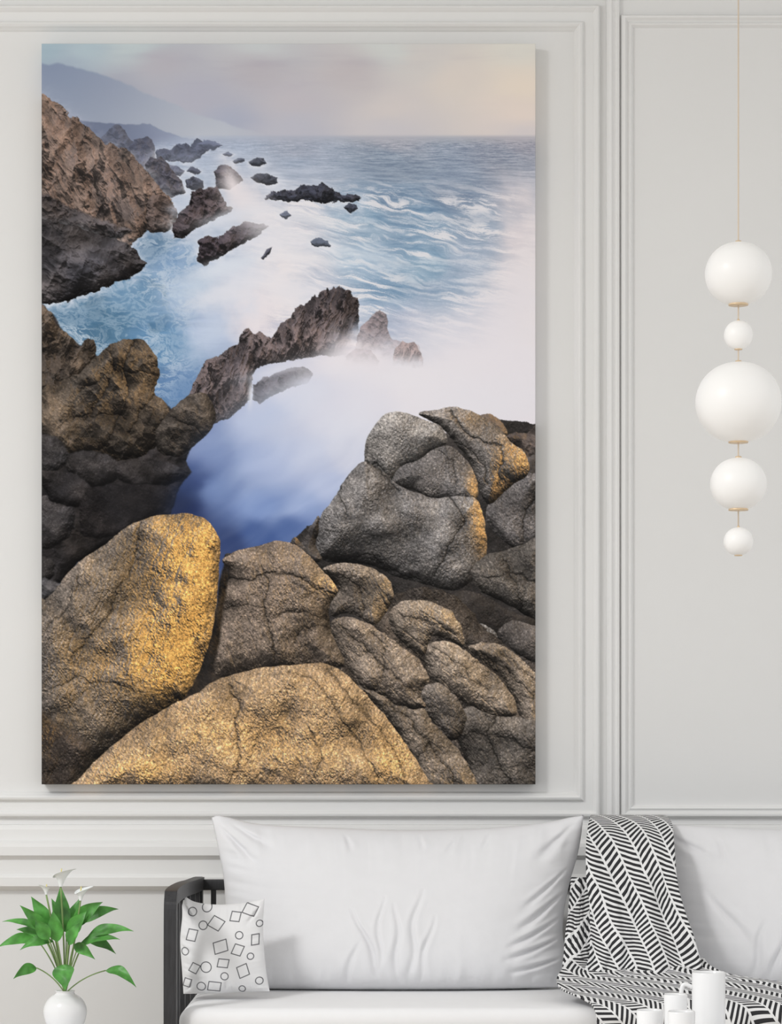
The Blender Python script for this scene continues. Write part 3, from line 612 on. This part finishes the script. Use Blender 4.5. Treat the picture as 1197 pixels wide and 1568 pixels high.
# doodle pillow
circ = [(318,1388,9),(313,1415,8),(296,1395,8),(398,1413,6),(368,1430,7),(318,1478,10),(385,1462,6),(310,1508,8),(346,1492,7),(398,1500,7),(285,1455,7),(372,1512,6)]
sq = [(333,1412,12,11,.5),(362,1402,9,9,.1),(384,1392,12,10,.35),(340,1447,13,11,-.3),(296,1430,9,11,.15),(366,1452,9,10,.3),(300,1480,8,9,.4),(344,1472,10,8,.1),(374,1484,10,11,-.4),(330,1508,12,9,.1),(392,1437,7,10,-.1),(288,1503,7,8,.2)]
def doodle(px, py):
    dm = np.full(px.shape, 1e9)
    for (cx, cy, r) in circ: dm = np.minimum(dm, np.abs(np.hypot(px-cx, (py-cy))-r*.8))
    for (cx, cy, a, b, t) in sq:
        x = (px-cx)*math.cos(t)+(py-cy)*math.sin(t); y = -(px-cx)*math.sin(t)+(py-cy)*math.cos(t)
        a *= .78; b *= .78
        q = np.maximum(np.abs(x+.12*y)-a, np.abs(y)-b); dm = np.minimum(dm, np.abs(q))
    k = sstep(0.3, 1.0, dm)[..., None]
    return s2l((np.array([80,80,84.])*(1-k)+np.array([230,230,231.])*k)/255)
pillow('patterned_throw_pillow', [(277,1366),(279,1400),(276,1440),(279,1490),(281,1522)], [(405,1376),(403,1410),(404,1450),(408,1490),(413,1518)],
       [(277,1366),(296,1380),(330,1385),(370,1383),(392,1379),(405,1376)], [(281,1522),(320,1521),(370,1519),(413,1518)],
       0.60, 0.66, 0.05, 0.045, 260, 290, [(.05,.05,.2,.25,.02,.006),(.95,.05,.82,.22,.02,.006),(.05,.95,.2,.8,.02,.006),(.5,.98,.55,.85,.02,.005),(.0,.5,.15,.55,.02,.005)], attr_mat('doodle_fabric', .9, spec=.1), asp=.9, colfn=doodle, seed=12)

# ------------------------------------------------------------------ sofa
sofa = empty('sofa')
SX0, SX1 = -0.470, 1.62
box('seat_cushion', SX0+0.027, SX1-0.027, -0.86, -0.14, 0.31, 0.448, M_seat, sofa, 0.028, 5)
box('seat_base', SX0+0.03, SX1-0.03, -0.84, -0.12, 0.235, 0.308, M_wood, sofa, 0.006)
def arm(x, nm):
    w = 0.026
    loop = catmull([(-.885,.12),(-.895,.35),(-.893,.62),(-.878,.682),(-.83,.697),(-.6,.697),(-.35,.690),(-.12,.685)], 6)
    v = []; f = []
    th = 0.03
    n = len(loop)
    for i, p in enumerate(loop):
        t = loop[min(i+1, n-1)]-loop[max(i-1, 0)]; t /= np.linalg.norm(t); nn = np.array([t[1], -t[0]])
        for (sx, off) in ((0, 0), (w, 0), (w, th), (0, th)):
            q = p+nn*off; v.append((x+sx, q[0], q[1]))
    for i in range(n-1):
        for k in range(4):
            k2 = (k+1) % 4; f.append((i*4+k, i*4+k2, (i+1)*4+k2, (i+1)*4+k))
    f.append((0, 3, 2, 1)); f.append(tuple((n-1)*4+k for k in range(4)))
    from_data('arm_rail_'+nm, v, f, [M_wood], sofa, False)
    for i, y in enumerate((-.74, -.60, -.46, -.32, -.2)):
        box('arm_slat_%s_%d' % (nm, i), x+.004, x+.02, y-.012, y+.012, .24, .675, M_wood, sofa, .002)
    box('arm_low_rail_'+nm, x, x+w, -.87, -.1, .235, .275, M_wood, sofa, .003)
    box('front_leg_'+nm, x, x+w+.012, -.893, -.855, 0, .16, M_wood, sofa, .003)
    box('back_leg_'+nm, x, x+w-.004, -.14, -.10, 0, .685, M_wood, sofa, .003)
arm(SX0, 'a'); arm(SX1-0.026, 'b')
box('back_top_rail', SX0, SX1, -.150, -.125, .655, .680, M_wood, sofa, .003)
box('back_low_rail', SX0, SX1, -.150, -.125, .30, .33, M_wood, sofa, .003)
k = 0
x = SX0+0.012
while x < SX1:
    box('back_slat_%d' % k, x-.006, x+.006, -.146, -.130, .32, .66, M_wood, sofa, .002); x += 0.037; k += 1

# ------------------------------------------------------------------ throw blanket
def herring():
    m = bpy.data.materials.new('herringbone_knit'); m.use_nodes = True
    nt = m.node_tree; b = nt.nodes['Principled BSDF']; b.inputs['Roughness'].default_value = .95; b.inputs['Specular IOR Level'].default_value = .05
    uv = nt.nodes.new('ShaderNodeUVMap'); uv.uv_map = 'UVMap'
    sp = nt.nodes.new('ShaderNodeSeparateXYZ'); nt.links.new(uv.outputs[0], sp.inputs[0])
    def M(op, a, b_=None, c=None):
        n = nt.nodes.new('ShaderNodeMath'); n.operation = op
        for i, q in enumerate((a, b_, c)):
            if q is None: continue
            if isinstance(q, (int, float)): n.inputs[i].default_value = q
            else: nt.links.new(q, n.inputs[i])
        return n.outputs[0]
    u = M('DIVIDE', sp.outputs[0], .036); fu = M('FRACT', u); iu = M('FLOOR', u)
    par = M('FRACT', M('MULTIPLY', iu, .5)); par = M('MULTIPLY', par, 2.0)
    sl = M('SUBTRACT', 1.0, M('MULTIPLY', par, 2.0))
    p = M('ADD', M('ADD', M('DIVIDE', sp.outputs[1], .0150), M('MULTIPLY', M('MULTIPLY', fu, sl), 1.9)), M('MULTIPLY', par, .5))
    st = M('LESS_THAN', M('FRACT', p), .52)
    g = M('MULTIPLY', M('GREATER_THAN', fu, .06), M('LESS_THAN', fu, .94))
    fac = M('MULTIPLY', st, g)
    mx = nt.nodes.new('ShaderNodeMix'); mx.data_type = 'RGBA'
    mx.inputs['A'].default_value = (.80, .80, .80, 1); mx.inputs['B'].default_value = (.04, .04, .043, 1)
    nt.links.new(fac, mx.inputs['Factor']); nt.links.new(mx.outputs['Result'], b.inputs['Base Color'])
    return m
M_her = herring()
def sheet(rows, nu, nv, foldamp, seed, uoff=0, rot=0.0, uw=0.0):
    rows = np.array(rows, float)                       # y, xl, xr, d
    R = resample(rows, nv)
    u = np.linspace(0, 1, nu)
    out = np.zeros((nv, nu, 3)); 
    for j in range(nv):
        y, xl, xr, d = R[j]
        for i in range(nu):
            out[j, i] = W(xl+(xr-xl)*u[i], y, d)
    V = np.linspace(0, 1, nv); U, VV = np.meshgrid(u, V)
    fo = fbm(U*5+seed, VV*1.6+seed, seed, 3, .5)+0.6*fbm(U*2.2+VV*3, VV*5, seed+2, 3)
    out[..., 1] -= foldamp(VV)*(fo*0.5+0.3)
    cen = out[:, nu//2]; dv = np.concatenate([[0], np.cumsum(np.linalg.norm(np.diff(cen, axis=0), axis=1))])
    wid = (R[:, 2]-R[:, 1])*S*.9
    UU = (U-.5)*wid[:, None]+uoff; VVm = np.repeat(dv[:, None], nu, 1)
    UU = UU+uw*fbm(U*1.6, VV*2.2, seed+4, 2); VVm = VVm+uw*1.6*fbm(U*1.8, VV*2, seed+5, 2)
    c, s_ = math.cos(rot), math.sin(rot)
    return out, np.stack([UU*c-VVm*s_+5, UU*s_+VVm*c+5], -1)
sheets = []
sheets.append(sheet([(1290,905,1006,.15),(1256,902,1008,.16),(1249,904,1014,.22),(1252,903,1022,.30),(1266,899,1029,.38),(1300,896,1031,.46),(1345,897,1034,.50),(1380,901,1042,.535),(1430,903,1058,.575),(1465,900,1068,.60),(1490,890,1076,.63),(1512,880,1090,.67)], 90, 220, lambda v: .018+.055*v, 3, 0, .30, .02))
sheets.append(sheet([(1344,874,905,.40),(1370,872,904,.44),(1410,868,906,.50),(1450,864,910,.54),(1480,860,925,.58),(1500,858,940,.64)], 40, 120, lambda v: .014+.02*v, 6, .01, -.5, .01))
sheets.append(sheet([(1466,880,1075,.56),(1478,866,1085,.60),(1492,853,1120,.655),(1505,852,1205,.70),(1516,862,1250,.75),(1526,885,1265,.81),(1538,905,1270,.872),(1556,912,1270,.90),(1590,915,1265,.905),(1650,920,1262,.905)], 220, 170, lambda v: .046-.016*v, 10, .004, .6, .05))
vs = []; fs = []; uvs = []
for P, UVs in sheets:
    nv, nu, _ = P.shape; o0 = len(vs)
    vs += [tuple(map(float, q)) for q in P.reshape(-1, 3)]; uvs += [tuple(map(float, q)) for q in UVs.reshape(-1, 2)]
    for j in range(nv-1):
        for i in range(nu-1):
            a = o0+j*nu+i; fs.append((a, a+nu, a+nu+1, a+1))
me = bpy.data.meshes.new('throw_blanket'); me.from_pydata(vs, [], fs)
ul = me.uv_layers.new(name='UVMap')
li = np.zeros(len(me.loops), dtype=np.int32); me.loops.foreach_get('vertex_index', li)
ul.data.foreach_set('uv', np.array(uvs, dtype=np.float32)[li].ravel())
me.update()
tb = add_obj('throw_blanket', me, [M_her])
sol = tb.modifiers.new('thick', 'SOLIDIFY'); sol.thickness = .004; sol.offset = 0

# ------------------------------------------------------------------ pendant
pen = empty('globe_pendant_lamp')
pd = 0.9
def sph(nm, cy, rx, ry):
    c = W(1130, cy, pd); kk = S*(D-pd)/D; a = rx*kk; b = ry*kk
    pr = [(0.0, b)]
    for i in range(1, 40):
        t = math.pi*i/40; pr.append((a*math.sin(t)**0.93, b*math.cos(t)))
    pr.append((0.0, -b))
    lathe(nm, pr, c, M_glass, pen)
    return c, a, b, kk
spec = [(419, 51, 48), (513, 22, 22), (616, 65.5, 61.5), (741, 43, 40), (829, 22.5, 21.5)]
for i, (cy, rx, ry) in enumerate(spec):
    c, a, b, kk = sph('globe_%d' % i, cy, rx, ry)
    capr = (15 if rx > 30 else 6)*kk
    lathe('cap_bottom_%d' % i, [(0, -.001), (capr, -.001), (capr*1.02, .001), (capr*.9, .004), (0, .004)], (c[0], c[1], c[2]-b*1.0), M_brass, pen, 32)
    lathe('cap_top_%d' % i, [(0, .003), (capr*.3, .003), (capr*.35, 0), (capr*.35, -.004), (0, -.004)], (c[0], c[1], c[2]+b), M_brass, pen, 24)
pc = W(1130, 829, pd)
tube('cord', [(pc[0], pc[1], ZC), (pc[0], pc[1], W(0, 600, pd)[2]), (pc[0], pc[1], pc[2])], .0015, M_cord, pen, 8)
lathe('ceiling_canopy', [(0, -.03), (.045, -.03), (.05, -.025), (.05, 0), (0, 0)], (pc[0], pc[1], ZC), M_brass, pen)

# ------------------------------------------------------------------ plant
pl = empty('potted_peace_lily')
d_p = 0.75; kk = S*(D-d_p)/D
vc = W(100, 1550, d_p)
Rv = 33*kk
prof = [(0, -Rv*.98), (Rv*.45, -Rv*.98), (Rv*.62, -Rv*.86), (Rv*.88, -Rv*.5), (Rv, 0), (Rv*.93, Rv*.38), (Rv*.72, Rv*.68), (Rv*.48, Rv*.84), (Rv*.42, Rv*.92), (Rv*.46, Rv*1.0), (Rv*.40, Rv*1.0), (Rv*.36, Rv*.9), (Rv*.2, Rv*.8), (0, Rv*.8)]
pp_ = catmull(prof, 4); lathe('vase', [(max(0, float(a)), float(b)) for a, b in pp_], vc, M_cer, pl)
base = Vector((vc[0], vc[1], vc[2]+Rv*.85))
def PT(px, py, dd): 
    k_ = S*(D-d_p)/D
    return Vector(((px-CX)*k_, -d_p-dd, CZ-(py-HZ)*k_))
def leaf(i, b, t, wpx, sag=0, dd0=0.0, dd1=0.0, curl=.25):
    p0 = PT(b[0], b[1], dd0); p2 = PT(t[0], t[1], dd1)
    L = (p2-p0).length
    mid = (p0+p2)/2+Vector((0, -L*.10, L*sag*1.8))
    n = 18; v = []; f = []
    ax = (p2-p0).normalized()
    vw = Vector((.25*math.sin(i*2.1), -1, 0.45+.5*math.sin(i*1.7))).normalized()
    side = ax.cross(vw).normalized(); nor = side.cross(ax).normalized()
    for k in range(n+1):
        s = k/n; c = p0*(1-s)**2+mid*2*s*(1-s)+p2*s*s
        w = wpx*kk*0.5*(math.sin(math.pi*min(1, s**.7))**1.15 if s < 1 else 0)*1.02+.0003
        for q in (-1, -.5, 0, .5, 1):
            wv = .12*math.sin(s*11+q*3+i)*w
            v.append(c+side*(q*w)+nor*(abs(q)**1.2*w*curl*1.3+wv))
    for k in range(n):
        for q in range(4):
            a = k*5+q; f.append((a, a+1, a+6, a+5))
    from_data('leaf_%d' % i, v, f, [M_leaf], pl)
    m1 = base.lerp(p0, .5)+Vector(((base.x-p0.x)*.12, 0, .012))
    pts = [base*(1-s)**2+m1*2*s*(1-s)+p0*s*s for s in [q/10 for q in range(11)]]
    tube('stem_%d' % i, pts, .0015, M_stem, pl, 6)
LV = [((58,1440),(0,1449),17,.12,.0,.03),((60,1426),(0,1413),12,.12,-.02,-.03),((84,1426),(50,1372),22,.04,.02,.02),((80,1430),(36,1384),18,.05,.03,.05),
 ((97,1428),(92,1356),24,.0,.0,-.01),((104,1426),(120,1376),18,.04,-.02,-.03),((112,1420),(160,1380),22,.10,.02,.03),((120,1414),(180,1393),17,.12,-.02,-.02),
 ((134,1436),(208,1424),20,.12,.02,.04),((130,1440),(176,1462),17,.14,-.02,-.02),((56,1482),(24,1497),16,.16,.0,.03),((102,1474),(106,1512),32,.10,.045,.06),
 ((162,1486),(211,1510),18,.18,.0,.03),((66,1436),(20,1426),15,.08,-.03,-.05),((116,1445),(150,1466),16,.1,.03,.05),((84,1440),(36,1452),17,.14,.03,.05),((98,1430),(74,1378),20,.03,-.04,-.05),
 ((108,1432),(136,1394),22,.05,.03,.04),((92,1440),(86,1392),22,.03,.04,.05),((124,1446),(188,1436),17,.12,.03,.05),((110,1444),(128,1410),20,.03,.05,.06),((80,1436),(60,1404),20,.05,.05,.06)]
for i, (b_, t_, w_, sg, a0, a1) in enumerate(LV): leaf(i, b_, t_, w_*1.05, sg, a0, a1)
M_spx = mat('spadix_yellow', (225,215,150), .7)
def calla(i, px, py, sc, tilt):
    c = PT(px, py, .05); v = []; f = []; n = 24; mR = 8
    for j in range(mR+1):
        s = j/mR
        for k in range(n):
            a = 2*math.pi*k/n; up = .5+.5*math.cos(a-tilt)
            r = sc*(.10+.55*s**1.5*(0.55+.9*up)); z = sc*(1.1*s*(0.75+.35*up)-.5)-sc*.35*s**6*(1-up*.4)
            v.append((c.x+r*math.cos(a)*1.0, c.y-r*math.sin(a)*.9, c.z+z))
    for j in range(mR):
        for k in range(n):
            k2 = (k+1) % n; f.append((j*n+k, j*n+k2, (j+1)*n+k2, (j+1)*n+k))
    from_data('flower_%d' % i, v, f, [M_petal], pl)
    tube('spadix_%d' % i, [(c.x, c.y, c.z-sc*.2), (c.x+sc*.05, c.y-.002, c.z+sc*.5)], [.0022, .0012], M_spx, pl, 8)
    q = Vector((c.x, c.y, c.z-sc*.5)); pts = [base.lerp(q, s)+Vector((0, 0.01*math.sin(s*3.1), 0)) for s in [e/8 for e in range(9)]]
    tube('flower_stem_%d' % i, pts, .002, M_stem, pl, 6)
calla(0, 98, 1342, .038, 0.3); calla(1, 128, 1366, .030, -.4); calla(2, 76, 1360, .022, 2.8)

# side table under the plant
st = empty('side_table')
ztop = vc[2]-Rv*.98
lathe('top', [(0, -.022), (.17, -.022), (.18, -.016), (.18, -.004), (.176, 0), (0, 0)], (vc[0], vc[1], ztop), M_seat, st)
for i in range(3):
    a = 2*math.pi*i/3+.5
    tube('leg_%d' % i, [(vc[0]+.10*math.cos(a), vc[1]+.10*math.sin(a), ztop-.02), (vc[0]+.15*math.cos(a), vc[1]+.15*math.sin(a), 0.0)], .010, M_wood, st, 12)

# ------------------------------------------------------------------ coffee table and crockery
ct = empty('coffee_table')
zt = 0.425
box('top', .20, .95, -1.95, -1.38, zt-.03, zt, M_seat, ct, .008)
for i, (x, y) in enumerate(((.25, -1.9), (.90, -1.9), (.25, -1.43), (.90, -1.43))):
    box('leg_%d' % i, x-.015, x+.015, y-.015, y+.015, 0, zt-.03, M_wood, ct, .003)
def mug(name, px0, px1, ptop, d, handle=None, taper=1.0):
    e = empty(name); k_ = S*(D-d)/D
    r = (px1-px0)/2*k_; c = W((px0+px1)/2, ptop, d); h = c[2]-zt
    t = .0028
    pr = [(0, 0), (r*taper*.92, 0), (r*taper, .004), (r*(taper*.5+.5), h*.5), (r, h-.002), (r-t*.4, h), (r-t, h-.002), (r*(taper*.5+.5)-t, h*.5), (r*taper-t, .006), (0, .006)]
    lathe('body', pr, (c[0], c[1], zt), M_cer, e)
    if handle:
        sg = handle; y0 = zt+h*.82; y1 = zt+h*.38
        pts = catmull([(c[0]+sg*(r-.001), y0), (c[0]+sg*(r+.016), y0+.004), (c[0]+sg*(r+.020), (y0+y1)/2+.008), (c[0]+sg*(r+.012), y1+.006), (c[0]+sg*(r-.001), y1)], 6)
        tube('handle', [(p[0], c[1], p[1]) for p in pts], .0042, M_cer, e, 10)
mug('milk_jug', 1059, 1110, 1488, 1.5, -1, 1.0)
mug('espresso_cup', 1016, 1052, 1522, 1.62, None, .9)
mug('espresso_cup', 974, 1015, 1546, 1.74, None, .85)
mug('espresso_cup', 1022, 1064, 1548, 1.80, None, .85)

# ------------------------------------------------------------------ lights, world, camera
def area(name, loc, target, size, power, col=(1, 1, 1)):
    l = bpy.data.lights.new(name, 'AREA'); l.shape = 'RECTANGLE'; l.size = size[0]; l.size_y = size[1]; l.energy = power; l.color = col
    o = bpy.data.objects.new(name, l); scn.collection.objects.link(o); o.location = loc
    o.rotation_euler = (Vector(target)-Vector(loc)).to_track_quat('-Z', 'Y').to_euler()
    return o
area('key_light_upper_left', (-2.4, -3.3, 3.35), (0.2, 0, 1.3), (0.8, 0.8), 118, (1, .995, .985))  # unseen area lamp added upper left for soft shadows; no window there
w = bpy.data.worlds.new('World'); scn.world = w; w.use_nodes = True
bg = w.node_tree.nodes['Background']; bg.inputs[0].default_value = (.99, .994, 1, 1); bg.inputs[1].default_value = 0.97

cam = bpy.data.cameras.new('camera'); co = bpy.data.objects.new('camera', cam); scn.collection.objects.link(co)
co.location = (0, -D, CZ); co.rotation_euler = (math.pi/2, 0, 0)
cam.sensor_fit = 'VERTICAL'; cam.sensor_height = 36; cam.sensor_width = 27.5
cam.lens = 36*D/(1568*S)
cam.shift_y = (HZ-784)/1568
cam.clip_end = 100
scn.camera = co
